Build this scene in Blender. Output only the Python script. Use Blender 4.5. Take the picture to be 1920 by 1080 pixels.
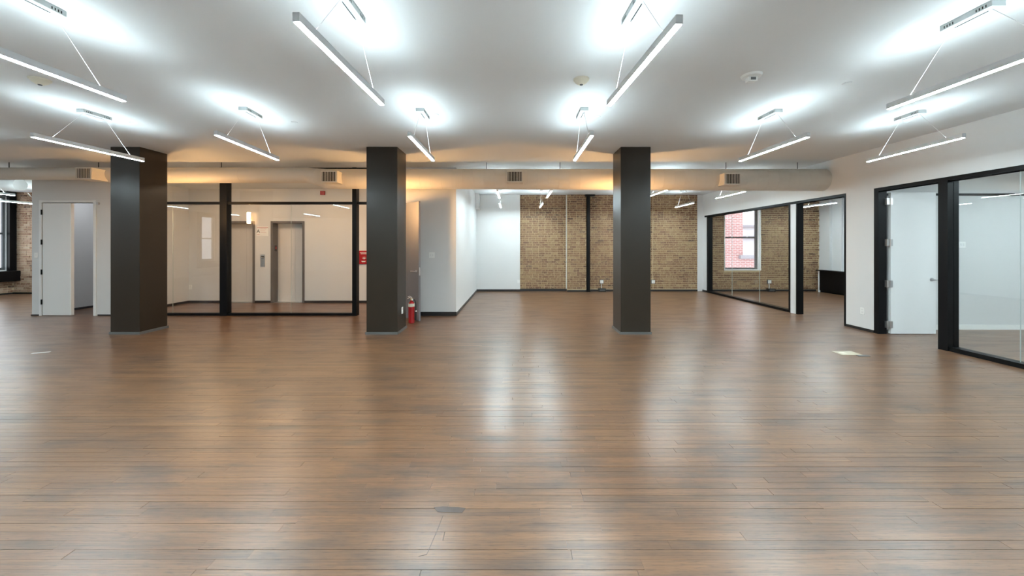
import bpy, bmesh, math, random
from mathutils import Vector, Matrix

random.seed(11)
for o in list(bpy.data.objects):
    bpy.data.objects.remove(o)
scene = bpy.context.scene
C = scene.collection

# ------------------------------------------------------------------ camera
F = 690.0                     # focal length in pixels of a 1920 wide frame
VX, VY = 966.0, 461.0         # vanishing point of the room's depth direction
CAMZ = 1.51
cam_d = bpy.data.cameras.new('camera')
cam = bpy.data.objects.new('camera', cam_d)
C.objects.link(cam)
cam.location = (0, 0, CAMZ)
cam.rotation_euler = (math.pi / 2, 0, 0)
cam_d.sensor_width = 36.0
cam_d.lens = F / 1920 * 36.0
cam_d.shift_x = -(VX - 960) / 1920
cam_d.shift_y = -(540 - VY) / 1920
cam_d.clip_start = 0.05
scene.camera = cam

# ------------------------------------------------------------------ world, exposure
w = bpy.data.worlds.new('overcast_sky')
scene.world = w
w.use_nodes = True
bg = w.node_tree.nodes['Background']
bg.inputs[0].default_value = (0.88, 0.93, 1.0, 1)
bg.inputs[1].default_value = 2.8
vs = scene.view_settings
vs.view_transform = 'Standard'
vs.look = 'None'
vs.gamma = 1.0
vs.exposure = 0.58
vs.use_curve_mapping = False

LED = (0.755, 0.935, 1.0)
LED_UP = 48.0
LED_DOWN = 150.0
SCONCE = 215.0
LOBBY = 72.0
WARM = (1.0, 0.56, 0.22)

# ------------------------------------------------------------------ materials
MATS = {}


def mat(name, color, rough=0.5, metal=0.0, spec=0.5, noise=0.0, nscale=6.0, bump=0.0, bscale=40.0,
        emit=None, estr=0.0, coat=0.0):
    if name in MATS:
        return MATS[name]
    m = bpy.data.materials.new(name)
    m.use_nodes = True
    nt = m.node_tree
    b = nt.nodes['Principled BSDF']
    b.inputs['Base Color'].default_value = (*color, 1)
    b.inputs['Roughness'].default_value = rough
    b.inputs['Metallic'].default_value = metal
    b.inputs['Specular IOR Level'].default_value = spec
    b.inputs['Coat Weight'].default_value = coat
    geo = nt.nodes.new('ShaderNodeNewGeometry')
    if noise > 0:
        n = nt.nodes.new('ShaderNodeTexNoise')
        n.inputs['Scale'].default_value = nscale
        n.inputs['Detail'].default_value = 4
        nt.links.new(geo.outputs['Position'], n.inputs['Vector'])
        mx = nt.nodes.new('ShaderNodeMix')
        mx.data_type = 'RGBA'
        lo = tuple(c * (1 - noise) for c in color)
        hi = tuple(min(1, c * (1 + noise)) for c in color)
        mx.inputs[6].default_value = (*lo, 1)
        mx.inputs[7].default_value = (*hi, 1)
        nt.links.new(n.outputs[0], mx.inputs[0])
        nt.links.new(mx.outputs[2], b.inputs['Base Color'])
    if bump > 0:
        n2 = nt.nodes.new('ShaderNodeTexNoise')
        n2.inputs['Scale'].default_value = bscale
        nt.links.new(geo.outputs['Position'], n2.inputs['Vector'])
        bp = nt.nodes.new('ShaderNodeBump')
        bp.inputs['Strength'].default_value = bump
        bp.inputs['Distance'].default_value = 0.01
        nt.links.new(n2.outputs[0], bp.inputs['Height'])
        nt.links.new(bp.outputs[0], b.inputs['Normal'])
    if emit:
        b.inputs['Emission Color'].default_value = (*emit, 1)
        b.inputs['Emission Strength'].default_value = estr
    MATS[name] = m
    return m


M_white = mat('white_wall_paint', (0.62, 0.62, 0.615), 0.55, noise=0.015, nscale=2.5, bump=0.04, bscale=120)
M_ceil = mat('white_ceiling_paint', (0.69, 0.705, 0.71), 0.75, noise=0.02, nscale=1.5, bump=0.04, bscale=60)
M_door = mat('white_door_paint', (0.72, 0.72, 0.71), 0.38, noise=0.01)
M_col = mat('dark_brown_column_paint', (0.024, 0.0160, 0.0095), 0.34, spec=0.36, noise=0.10, nscale=3.0, bump=0.03, bscale=25)
M_black = mat('black_painted_metal', (0.004, 0.004, 0.0045), 0.38, spec=0.14, noise=0.08)
M_base = mat('black_baseboard', (0.012, 0.011, 0.011), 0.35, noise=0.08)
M_edge = mat('grey_base_trim', (0.11, 0.105, 0.10), 0.35, noise=0.08)
M_duct = mat('cream_duct_paint', (0.64, 0.60, 0.535), 0.55, noise=0.03, nscale=3.0)
M_dark = mat('dark_void', (0.01, 0.01, 0.01), 0.8)
M_alu = mat('brushed_aluminium', (0.66, 0.69, 0.71), 0.4, metal=0.25, noise=0.03)
M_canopy = mat('white_canopy_metal', (0.54, 0.58, 0.585), 0.4, noise=0.02)
M_cable = mat('white_cable', (0.85, 0.85, 0.85), 0.5)
M_steel = mat('brushed_steel', (0.50, 0.50, 0.50), 0.3, metal=0.9, noise=0.06)
M_plate = mat('white_plastic', (0.78, 0.78, 0.76), 0.4)
M_ivory = mat('ivory_plastic', (0.70, 0.66, 0.54), 0.4, noise=0.03)
M_socket = mat('socket_plastic', (0.68, 0.68, 0.665), 0.4)
M_red = mat('red_enamel', (0.36, 0.009, 0.012), 0.25, noise=0.05, coat=0.3)
M_rubber = mat('black_rubber', (0.012, 0.012, 0.013), 0.5)
M_jamb = mat('grey_elevator_frame', (0.13, 0.115, 0.105), 0.35, noise=0.06)
M_elev = mat('pale_elevator_door', (0.60, 0.57, 0.54), 0.40, noise=0.02)
M_gdoor = mat('grey_door_paint', (0.16, 0.155, 0.165), 0.38, noise=0.04)
M_brass = mat('brass', (0.55, 0.42, 0.18), 0.3, metal=0.9)
M_sash = mat('grey_window_sash', (0.10, 0.105, 0.11), 0.4, noise=0.05)
M_cabinet = mat('black_stained_wood', (0.005, 0.004, 0.004), 0.4, spec=0.15, noise=0.2, nscale=10)
M_redink = mat('red_ink', (0.45, 0.05, 0.04), 0.6)
M_blackink = mat('black_ink', (0.02, 0.02, 0.02), 0.6)
M_beige = mat('beige_floor_plate', (0.50, 0.44, 0.33), 0.45, noise=0.08)
M_patch = mat('grey_wood_patch', (0.075, 0.056, 0.048), 0.4, noise=0.25, nscale=30)
M_seam = mat('glass_edge', (0.45, 0.52, 0.50), 0.2)
M_pale = mat('pale_stucco', (0.55, 0.56, 0.58), 0.8, noise=0.05)
M_stone = mat('grey_stone_ledge', (0.28, 0.27, 0.30), 0.8, noise=0.08)
M_led_dn = mat('led_diffuser', (0.9, 0.9, 0.9), 0.5, emit=LED, estr=LED_DOWN)
M_led_up = mat('led_uplight', (0.9, 0.9, 0.9), 0.5, emit=LED, estr=LED_UP)
M_lobby = mat('warm_opal_glass', (0.9, 0.88, 0.85), 0.5, emit=(1.0, 0.74, 0.52), estr=LOBBY)
M_closet = mat('opal_glass', (0.9, 0.9, 0.9), 0.5, emit=(0.92, 0.95, 1.0), estr=40.0)
M_lamp = mat('frosted_lamp_glass', (0.9, 0.85, 0.75), 0.5, emit=WARM, estr=SCONCE)


def glass_mat():
    m = bpy.data.materials.new('clear_glass')
    m.use_nodes = True
    nt = m.node_tree
    nt.nodes.clear()
    out = nt.nodes.new('ShaderNodeOutputMaterial')
    tr = nt.nodes.new('ShaderNodeBsdfTransparent')
    tr.inputs[0].default_value = (0.985, 0.992, 0.988, 1)
    gl = nt.nodes.new('ShaderNodeBsdfGlossy')
    gl.inputs['Roughness'].default_value = 0.0
    fr = nt.nodes.new('ShaderNodeFresnel')
    geo = nt.nodes.new('ShaderNodeNewGeometry')      # the node inverts the IOR on back faces; undo that for a thin pane
    ior = nt.nodes.new('ShaderNodeMapRange')
    ior.inputs['To Min'].default_value = 1.5
    ior.inputs['To Max'].default_value = 1 / 1.5
    nt.links.new(geo.outputs['Backfacing'], ior.inputs[0])
    nt.links.new(ior.outputs[0], fr.inputs['IOR'])
    mx = nt.nodes.new('ShaderNodeMixShader')
    nt.links.new(fr.outputs[0], mx.inputs[0])
    nt.links.new(tr.outputs[0], mx.inputs[1])
    nt.links.new(gl.outputs[0], mx.inputs[2])
    nt.links.new(mx.outputs[0], out.inputs[0])
    return m


M_glass = glass_mat()


def ramp(nt, stops):
    r = nt.nodes.new('ShaderNodeValToRGB')
    e = r.color_ramp.elements
    while len(e) < len(stops):
        e.new(0.5)
    for i, (p, c) in enumerate(stops):
        e[i].position = p
        e[i].color = (*c, 1)
    return r


def wood_mat():
    m = bpy.data.materials.new('worn_stained_floorboards')
    m.use_nodes = True
    nt = m.node_tree
    b = nt.nodes['Principled BSDF']
    L = nt.links.new
    geo = nt.nodes.new('ShaderNodeNewGeometry')
    at = nt.nodes.new('ShaderNodeAttribute')
    at.attribute_name = 'tint'
    # grain stretched along the boards
    mp = nt.nodes.new('ShaderNodeMapping')
    mp.inputs['Scale'].default_value = (2.0, 60.0, 1.0)
    L(geo.outputs['Position'], mp.inputs['Vector'])
    comb = nt.nodes.new('ShaderNodeVectorMath')
    comb.operation = 'ADD'
    sc = nt.nodes.new('ShaderNodeVectorMath')
    sc.operation = 'SCALE'
    sc.inputs[0].default_value = (13.0, 7.0, 31.0)
    L(at.outputs['Fac'], sc.inputs['Scale'])
    L(mp.outputs[0], comb.inputs[0])
    L(sc.outputs[0], comb.inputs[1])
    grain = nt.nodes.new('ShaderNodeTexNoise')
    grain.inputs['Scale'].default_value = 1.6
    grain.inputs['Detail'].default_value = 6
    grain.inputs['Roughness'].default_value = 0.65
    L(comb.outputs[0], grain.inputs['Vector'])
    # larger stains
    mp2 = nt.nodes.new('ShaderNodeMapping')
    mp2.inputs['Scale'].default_value = (0.9, 3.2, 1.0)
    L(geo.outputs['Position'], mp2.inputs['Vector'])
    stain = nt.nodes.new('ShaderNodeTexNoise')
    stain.inputs['Scale'].default_value = 1.7
    stain.inputs['Detail'].default_value = 5
    stain.inputs['Roughness'].default_value = 0.6
    L(mp2.outputs[0], stain.inputs['Vector'])
    r1 = ramp(nt, [(0.0, (0.068, 0.036, 0.022)), (0.30, (0.120, 0.060, 0.031)),
                   (0.62, (0.168, 0.083, 0.040)), (1.0, (0.234, 0.119, 0.055))])
    add = nt.nodes.new('ShaderNodeMath')
    add.operation = 'MULTIPLY_ADD'
    L(grain.outputs[0], add.inputs[0])
    add.inputs[1].default_value = 1.7
    add.inputs[2].default_value = -0.72
    a2 = nt.nodes.new('ShaderNodeMath')
    a2.operation = 'MULTIPLY_ADD'
    L(at.outputs['Fac'], a2.inputs[0])
    a2.inputs[1].default_value = 0.46
    L(add.outputs[0], a2.inputs[2])
    a3 = nt.nodes.new('ShaderNodeMath')
    a3.operation = 'ADD'
    L(a2.outputs[0], a3.inputs[0])
    a3.inputs[1].default_value = 0.20
    L(a3.outputs[0], r1.inputs[0])
    # grey-black wear patches
    r2 = ramp(nt, [(0.50, (0, 0, 0)), (0.68, (1, 1, 1))])
    L(stain.outputs[0], r2.inputs[0])
    wf = nt.nodes.new('ShaderNodeMath')
    wf.operation = 'MULTIPLY'
    L(r2.outputs[0], wf.inputs[0])
    wf.inputs[1].default_value = 0.6
    mx = nt.nodes.new('ShaderNodeMix')
    mx.data_type = 'RGBA'
    L(wf.outputs[0], mx.inputs[0])
    L(r1.outputs[0], mx.inputs[6])
    mx.inputs[7].default_value = (0.046, 0.033, 0.029, 1)
    mp3 = nt.nodes.new('ShaderNodeMapping')
    mp3.inputs['Scale'].default_value = (9.0, 120.0, 1.0)
    L(geo.outputs['Position'], mp3.inputs['Vector'])
    fleck = nt.nodes.new('ShaderNodeTexNoise')
    fleck.inputs['Scale'].default_value = 1.5
    fleck.inputs['Detail'].default_value = 3
    L(mp3.outputs[0], fleck.inputs['Vector'])
    r3 = ramp(nt, [(0.56, (1, 1, 1)), (0.74, (0.42, 0.40, 0.40))])
    L(fleck.outputs[0], r3.inputs[0])
    mul = nt.nodes.new('ShaderNodeMix')
    mul.data_type = 'RGBA'
    mul.blend_type = 'MULTIPLY'
    mul.inputs[0].default_value = 1.0
    L(mx.outputs[2], mul.inputs[6])
    L(r3.outputs[0], mul.inputs[7])
    L(mul.outputs[2], b.inputs['Base Color'])
    # gloss
    rr = nt.nodes.new('ShaderNodeMapRange')
    rr.inputs['From Min'].default_value = 0.3
    rr.inputs['From Max'].default_value = 0.7
    rr.inputs['To Min'].default_value = 0.28
    rr.inputs['To Max'].default_value = 0.34
    L(stain.outputs[0], rr.inputs[0])
    L(rr.outputs[0], b.inputs['Roughness'])
    b.inputs['Specular IOR Level'].default_value = 0.95
    bp = nt.nodes.new('ShaderNodeBump')
    bp.inputs['Strength'].default_value = 0.13
    bp.inputs['Distance'].default_value = 0.004
    L(grain.outputs[0], bp.inputs['Height'])
    L(bp.outputs[0], b.inputs['Normal'])
    return m


def brick_mat(name, stops, light):
    m = bpy.data.materials.new(name)
    m.use_nodes = True
    nt = m.node_tree
    b = nt.nodes['Principled BSDF']
    L = nt.links.new
    geo = nt.nodes.new('ShaderNodeNewGeometry')
    at = nt.nodes.new('ShaderNodeAttribute')
    at.attribute_name = 'tint'
    n = nt.nodes.new('ShaderNodeTexNoise')
    n.inputs['Scale'].default_value = 26
    n.inputs['Detail'].default_value = 4
    L(geo.outputs['Position'], n.inputs['Vector'])
    n3 = nt.nodes.new('ShaderNodeTexNoise')
    n3.inputs['Scale'].default_value = 0.9
    n3.inputs['Detail'].default_value = 3
    L(geo.outputs['Position'], n3.inputs['Vector'])
    r1 = ramp(nt, stops)
    a = nt.nodes.new('ShaderNodeMath')
    a.operation = 'MULTIPLY_ADD'
    L(n3.outputs[0], a.inputs[0])
    a.inputs[1].default_value = 0.8
    a.inputs[2].default_value = -0.40
    a2 = nt.nodes.new('ShaderNodeMath')
    a2.operation = 'ADD'
    L(a.outputs[0], a2.inputs[0])
    L(at.outputs['Fac'], a2.inputs[1])
    L(a2.outputs[0], r1.inputs[0])
    # mortar smears
    r2 = ramp(nt, [(0.50, (0, 0, 0)), (0.64, (1, 1, 1))])
    L(n.outputs[0], r2.inputs[0])
    mx = nt.nodes.new('ShaderNodeMix')
    mx.data_type = 'RGBA'
    wf = nt.nodes.new('ShaderNodeMath')
    wf.operation = 'MULTIPLY'
    L(r2.outputs[0], wf.inputs[0])
    wf.inputs[1].default_value = 0.55
    L(wf.outputs[0], mx.inputs[0])
    L(r1.outputs[0], mx.inputs[6])
    mx.inputs[7].default_value = (*light, 1)
    L(mx.outputs[2], b.inputs['Base Color'])
    b.inputs['Roughness'].default_value = 0.75
    bp = nt.nodes.new('ShaderNodeBump')
    bp.inputs['Strength'].default_value = 0.4
    bp.inputs['Distance'].default_value = 0.006
    L(n.outputs[0], bp.inputs['Height'])
    L(bp.outputs[0], b.inputs['Normal'])
    return m


def facade_mat():
    m = bpy.data.materials.new('far_red_brick_facade')
    m.use_nodes = True
    nt = m.node_tree
    b = nt.nodes['Principled BSDF']
    L = nt.links.new
    geo = nt.nodes.new('ShaderNodeNewGeometry')
    sw = nt.nodes.new('ShaderNodeSeparateXYZ')
    cb = nt.nodes.new('ShaderNodeCombineXYZ')
    L(geo.outputs['Position'], sw.inputs[0])
    L(sw.outputs['X'], cb.inputs['X'])
    L(sw.outputs['Z'], cb.inputs['Y'])
    bt = nt.nodes.new('ShaderNodeTexBrick')
    bt.inputs['Scale'].default_value = 1.0
    bt.inputs['Brick Width'].default_value = 0.22
    bt.inputs['Row Height'].default_value = 0.075
    bt.inputs['Mortar Size'].default_value = 0.010
    bt.inputs['Color1'].default_value = (0.40, 0.185, 0.175, 1)
    bt.inputs['Color2'].default_value = (0.33, 0.150, 0.150, 1)
    bt.inputs['Mortar'].default_value = (0.58, 0.48, 0.48, 1)
    L(cb.outputs[0], bt.inputs['Vector'])
    L(bt.outputs['Color'], b.inputs['Base Color'])
    b.inputs['Roughness'].default_value = 0.85
    return m


M_wood = wood_mat()
TAN = [(0.05, (0.078, 0.036, 0.020)), (0.30, (0.140, 0.064, 0.032)), (0.55, (0.205, 0.110, 0.054)),
       (0.80, (0.275, 0.170, 0.085)), (1.0, (0.38, 0.265, 0.145))]
M_brick = brick_mat('buff_reused_brick', TAN, (0.43, 0.325, 0.19))
M_mortar = mat('cream_mortar', (0.56, 0.44, 0.275), 0.9, noise=0.18, nscale=14, bump=0.3, bscale=60)
M_brick2 = brick_mat('pinkish_reused_brick', [(0.05, (0.08, 0.036, 0.024)), (0.3, (0.22, 0.105, 0.06)),
                     (0.6, (0.36, 0.22, 0.15)), (1.0, (0.48, 0.36, 0.26))], (0.5, 0.40, 0.30))
M_facade = facade_mat()


# ------------------------------------------------------------------ mesh building
class MB:
    def __init__(self):
        self.bm = bmesh.new()

    def box(self, x0, x1, y0, y1, z0, z1, bevel=0.0, m=None):
        r = bmesh.ops.create_cube(self.bm, size=1.0)
        v = r['verts']
        T = Matrix.Translation(((x0 + x1) / 2, (y0 + y1) / 2, (z0 + z1) / 2)) @ Matrix.Diagonal(
            (abs(x1 - x0), abs(y1 - y0), abs(z1 - z0), 1))
        bmesh.ops.transform(self.bm, matrix=(m @ T) if m else T, verts=v)
        if bevel > 0:
            es = list({e for q in v for e in q.link_edges})
            bmesh.ops.bevel(self.bm, geom=es, offset=bevel, segments=2, affect='EDGES', profile=0.6)
        return self

    def tube(self, p0, p1, r0, r1=None, n=12, cap=True):
        p0, p1 = Vector(p0), Vector(p1)
        r1 = r0 if r1 is None else r1
        d = p1 - p0
        L = d.length
        r = bmesh.ops.create_cone(self.bm, cap_ends=cap, cap_tris=False, segments=n, radius1=r0, radius2=r1, depth=L)
        q = Vector((0, 0, 1)).rotation_difference(d.normalized()).to_matrix().to_4x4()
        bmesh.ops.transform(self.bm, matrix=Matrix.Translation((p0 + p1) / 2) @ q, verts=r['verts'])
        return self

    def path(self, pts, r, n=8):
        for a, b in zip(pts[:-1], pts[1:]):
            self.tube(a, b, r, n=n)
        return self

    def lathe(self, prof, origin=(0, 0, 0), axis='Z', n=24):
        """profile = [(radius, height)...] turned about an axis through origin"""
        rings = []
        for (r, h) in prof:
            ring = []
            for k in range(n):
                a = 2 * math.pi * k / n
                c, s = r * math.cos(a), r * math.sin(a)
                if axis == 'Z':
                    p = (c, s, h)
                elif axis == 'X':
                    p = (h, c, s)
                else:
                    p = (s, h, c)
                ring.append(self.bm.verts.new(Vector(p) + Vector(origin)))
            rings.append(ring)
        for a, b in zip(rings[:-1], rings[1:]):
            for k in range(n):
                self.bm.faces.new((a[k], a[(k + 1) % n], b[(k + 1) % n], b[k]))
        self.bm.faces.new(list(reversed(rings[0])))
        self.bm.faces.new(rings[-1])
        return self

    def build(self, name, m, parent=None, smooth=False, sharp=40):
        bm = self.bm
        bmesh.ops.recalc_face_normals(bm, faces=bm.faces)
        off = Vector((0, 0, 0))
        if parent is None:
            cs = [v.co for v in bm.verts]
            off = Vector(((min(c.x for c in cs) + max(c.x for c in cs)) / 2,
                          (min(c.y for c in cs) + max(c.y for c in cs)) / 2, min(c.z for c in cs)))
        else:
            p = parent
            while p is not None:
                off += p.location
                p = p.parent
            # a part's own origin: centre of its box, expressed in the parent's space
        loc = Vector((0, 0, 0))
        if parent is not None:
            cs = [v.co for v in bm.verts]
            ctr = Vector(((min(c.x for c in cs) + max(c.x for c in cs)) / 2,
                          (min(c.y for c in cs) + max(c.y for c in cs)) / 2,
                          (min(c.z for c in cs) + max(c.z for c in cs)) / 2))
            loc = ctr - off
            off = ctr
        else:
            loc = off.copy()
        bmesh.ops.translate(bm, vec=-off, verts=bm.verts)
        me = bpy.data.meshes.new(name)
        bm.to_mesh(me)
        bm.free()
        if smooth:
            for p in me.polygons:
                p.use_smooth = True
            me.set_sharp_from_angle(angle=math.radians(sharp))
        me.materials.append(m)
        o = bpy.data.objects.new(name, me)
        C.objects.link(o)
        o.location = loc
        o.parent = parent
        return o


def tag(o, label=None, cat=None, group=None, kind=None):
    if label:
        o['label'] = label
    if cat:
        o['category'] = cat
    if group:
        o['group'] = group
    if kind:
        o['kind'] = kind
    return o


def thing(name, loc, label, cat, group=None, kind=None):
    o = bpy.data.objects.new(name, None)
    o.empty_display_size = 0.1
    C.objects.link(o)
    o.location = loc
    return tag(o, label, cat, group, kind)


def structure(name, boxes, m, label, parent=None, bevel=0.0):
    mb = MB()
    for b in boxes:
        mb.box(*b, bevel=bevel)
    o = mb.build(name, m, parent)
    if parent is None:
        tag(o, label, None, None, 'structure')
    return o


def copy_tree(o, parent=None):
    c = o.copy()
    C.objects.link(c)
    c.parent = parent
    for ch in list(o.children):
        copy_tree(ch, c)
    return c


def block(name, x0, x1, y0, y1, z0, z1, tint, m, parent, open_side=None):
    """a light six sided piece with a tint of its own; local origin at its centre"""
    cx, cy, cz = (x0 + x1) / 2, (y0 + y1) / 2, (z0 + z1) / 2
    vs_ = [(x - cx, y - cy, z - cz) for z in (z0, z1) for y in (y0, y1) for x in (x0, x1)]
    fs = [(0, 2, 3, 1), (4, 5, 7, 6), (0, 1, 5, 4), (2, 6, 7, 3), (0, 4, 6, 2), (1, 3, 7, 5)]
    me = bpy.data.meshes.new(name)
    me.from_pydata(vs_, [], fs)
    a = me.attributes.new('tint', 'FLOAT', 'FACE')
    a.data.foreach_set('value', [tint] * 6)
    me.materials.append(m)
    o = bpy.data.objects.new(name, me)
    C.objects.link(o)
    o.parent = parent
    o.location = Vector((cx, cy, cz)) - parent.location
    return o


def blocks_stuff(name, pieces, m, parent):
    V, Fc, T = [], [], []
    px, py, pz = parent.location
    for (x0, x1, y0, y1, z0, z1, t) in pieces:
        i = len(V)
        V += [(x - px, y - py, z - pz) for z in (z0, z1) for y in (y0, y1) for x in (x0, x1)]
        Fc += [(i + 4, i + 5, i + 7, i + 6), (i, i + 1, i + 5, i + 4), (i + 2, i + 6, i + 7, i + 3),
               (i, i + 4, i + 6, i + 2), (i + 1, i + 3, i + 7, i + 5), (i, i + 2, i + 3, i + 1)]
        T += [t] * 6
    me = bpy.data.meshes.new(name)
    me.from_pydata(V, [], Fc)
    a = me.attributes.new('tint', 'FLOAT', 'FACE')
    a.data.foreach_set('value', T)
    me.materials.append(m)
    o = bpy.data.objects.new(name, me)
    C.objects.link(o)
    o.parent = parent
    o['kind'] = 'stuff'
    return o


H = 3.20                       # ceiling height
XR = 6.23                      # face of the right wall
XRB = 6.36                     # its back
HEAD = 2.444                   # head height of all frames
YF = 7.95                      # plane of the lobby glazing
YB = 12.26                     # back wall

# ------------------------------------------------------------------ floor
floor = structure('floor', [(-16.0, 10.5, -6.7, 12.7, -0.12, -0.018)], M_dark, 'dark stained strip wood floor of the open office')
mb = MB()
mb.box(-16.0, 10.5, -6.7, 1.2, -0.02, 0.0)
fl = mb.build('board_field', M_wood, floor)
PW = 0.0572
planks = []
row = 0
y = 1.2
while y < 12.7:
    x = -16.0 - random.random() * 1.2
    while x < 10.5:
        L = random.choice([0.45, 0.6, 0.8, 1.0, 1.2, 1.5, 1.9]) * random.uniform(0.85, 1.15)
        t = min(1, max(0, random.gauss(0.5, 0.23)))
        if random.random() < 0.03:
            t = 0.0
        g = random.choice([0.0002, 0.0003, 0.0004, 0.0006, 0.0010, 0.0018, 0.0024])
        eg = random.choice([0.0004, 0.0006, 0.0012, 0.002])
        dz = random.uniform(-0.0005, 0.0)
        planks.append((max(x, -16) + 0.0005, min(x + L, 10.5) - eg, y + g, y + PW - 0.0003, -0.018, dz, t))
        x += L
    y += PW
near, far = [], []
for p in planks:
    cy = (p[2] + p[3]) / 2
    lim = 1.5 * cy
    if p[2] > 1.6 and p[1] > -lim and p[0] < lim and len(near) < 298:
        near.append(p)
    else:
        far.append(p)
for p in near:
    block('floorboard', *p[:6], p[6], M_wood, floor)
blocks_stuff('floorboard_field', far, M_wood, floor)
# a grey patched-in piece and an old saw cut in the boards
pm = MB()
pts = [(-0.47, 2.125), (-0.44, 2.088), (-0.30, 2.083), (-0.285, 2.118), (-0.33, 2.127), (-0.42, 2.132)]
lo = [pm.bm.verts.new((a, b, -0.004)) for a, b in pts]
hi = [pm.bm.verts.new((a, b, 0.0008)) for a, b in pts]
pm.bm.faces.new(lo)
pm.bm.faces.new(hi)
for k in range(len(pts)):
    pm.bm.faces.new((lo[k], lo[(k + 1) % len(pts)], hi[(k + 1) % len(pts)], hi[k]))
pm.build('patch_piece', M_patch, floor)
MB().path([(-0.405, 2.06, 0.0), (-0.412, 1.97, 0.0), (-0.433, 1.80, 0.0), (-0.47, 1.79, 0.0)], 0.0012, n=6).build('saw_cut', M_patch, floor)

# ------------------------------------------------------------------ ceiling and walls
structure('ceiling', [(-16.0, 10.5, -6.7, 12.7, H, H + 0.12)], M_ceil, 'flat white plaster ceiling over the whole open office')
structure('ceiling_lobby', [(-8.65, -2.5, YF + 0.14, 9.75, 3.02, 3.10)], M_ceil, 'lower white ceiling of the elevator lobby')

# right wall
structure('wall_right', [
    (XR, XRB, -6.5, YB, HEAD, H),
    (XR, XRB, 11.96, YB, 0, HEAD),
    (XR, XRB, 8.16, 8.33, 0, HEAD),
    (XR, XRB, 6.385, 6.93, 0, HEAD),
    (XR, XRB, -6.5, 1.3, 0, HEAD)], M_white, 'long white right wall with black framed openings')
structure('baseboard_right', [(XR - 0.012, XR, 6.39, 6.92, 0, 0.045), (XR - 0.012, XR, 11.97, YB, 0, 0.06)], M_base,
          'black baseboard along the right wall')
# wall of the left closet, left of the lobby glass
XL0, XL1 = -10.44, -8.62
DX0, DX1 = -10.215, -9.10
structure('wall_closet', [
    (XL0, DX0, YF, YF + 0.13, 0, H), (DX1, XL1, YF, YF + 0.13, 0, H), (DX0, DX1, YF, YF + 0.13, HEAD, H)], M_white,
    'white wall with a half open closet left of the lobby')
structure('wall_closet_side', [(XL0, XL0 + 0.08, YF + 0.13, 11.6, 0, H), (-8.75, -8.65, YF + 0.13, 9.88, 0, H),
                               (XL0, -8.65, 10.2, 10.3, 0, H)], M_white, 'white side walls of the closet')
structure('baseboard_closet', [(XL0 - 0.01, DX0 - 0.07, YF - 0.012, YF, 0, 0.03), (DX1 + 0.09, XL1, YF - 0.012, YF, 0, 0.03),
                               (XL0 + 0.08, XL0 + 0.092, YF + 0.13, 10.2, 0, 0.05)], M_base, 'black baseboard at the closet wall')
# wall right of the lobby door and the side wall of the back hall
XH = -1.279
structure('wall_hall_front', [(-2.56, XH, YF, YF + 0.13, 0, H)], M_white, 'white wall end between lobby door and back hall')
structure('wall_hall_side', [(XH - 0.13, XH, YF + 0.13, YB, 0, H)], M_white, 'white side wall running into the back hall')
structure('baseboard_hall', [(-2.5, XH + 0.012, YF - 0.014, YF, 0, 0.085), (XH, XH + 0.012, YF, YB, 0, 0.06),
                             (XH, 0.16, YB - 0.072, YB - 0.06, 0, 0.07)], M_base, 'black baseboard round the back hall corner')
# lobby shell, with holes for two elevators
E = [(-7.786, -6.895), (-6.472, -5.581)]
EH = 2.165
YLB = 9.75
structure('wall_lobby', [
    (-8.65, E[0][0], YLB, YLB + 0.3, 0, 3.1), (E[0][1], E[1][0], YLB, YLB + 0.3, 0, 3.1), (E[1][1], -2.4, YLB, YLB + 0.3, 0, 3.1),
    (E[0][0], E[0][1], YLB, YLB + 0.3, EH, 3.1), (E[1][0], E[1][1], YLB, YLB + 0.3, EH, 3.1),
    (-2.50, -2.40, YF + 0.13, YLB, 0, 3.1)], M_white, 'white lobby wall holding two elevators')
structure('baseboard_lobby', [(-8.65, E[0][0] - 0.0, YLB - 0.012, YLB, 0, 0.06), (E[0][1], E[1][0], YLB - 0.012, YLB, 0, 0.06),
                              (E[1][1], -2.5, YLB - 0.012, YLB, 0, 0.06), (-8.65, -8.638, YF + 0.13, YLB, 0, 0.06)], M_base,
          'dark baseboard of the elevator lobby')
# office partition (between the two glazed offices) and outer right wall
structure('wall_office', [(XRB, 10.2, 6.64, 6.77, 0, H)], M_white, 'white partition wall behind the open white door')
structure('trim_1', [(XRB, 10.2, 6.625, 6.64, 2.415, 2.455)], M_black, 'thin black rail along the office partition')
structure('baseboard_office', [(XRB, 10.2, 6.625, 6.64, 0, 0.085)], M_plate, 'white baseboard of the glazed office')
structure('wall_outer_right', [(10.2, 10.4, -6.5, YB + 0.3, 0, H), (10.12, 10.2, 11.85, YB, 0, H), (10.15, 10.2, 11.45, 11.62, 0, H)], M_white,
          'white outer wall with shallow pilasters behind the black cabinet')
structure('wall_rear', [(-16, 10.5, -6.7, -6.5, 0, H)], M_white, 'white wall behind the viewer')

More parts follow.
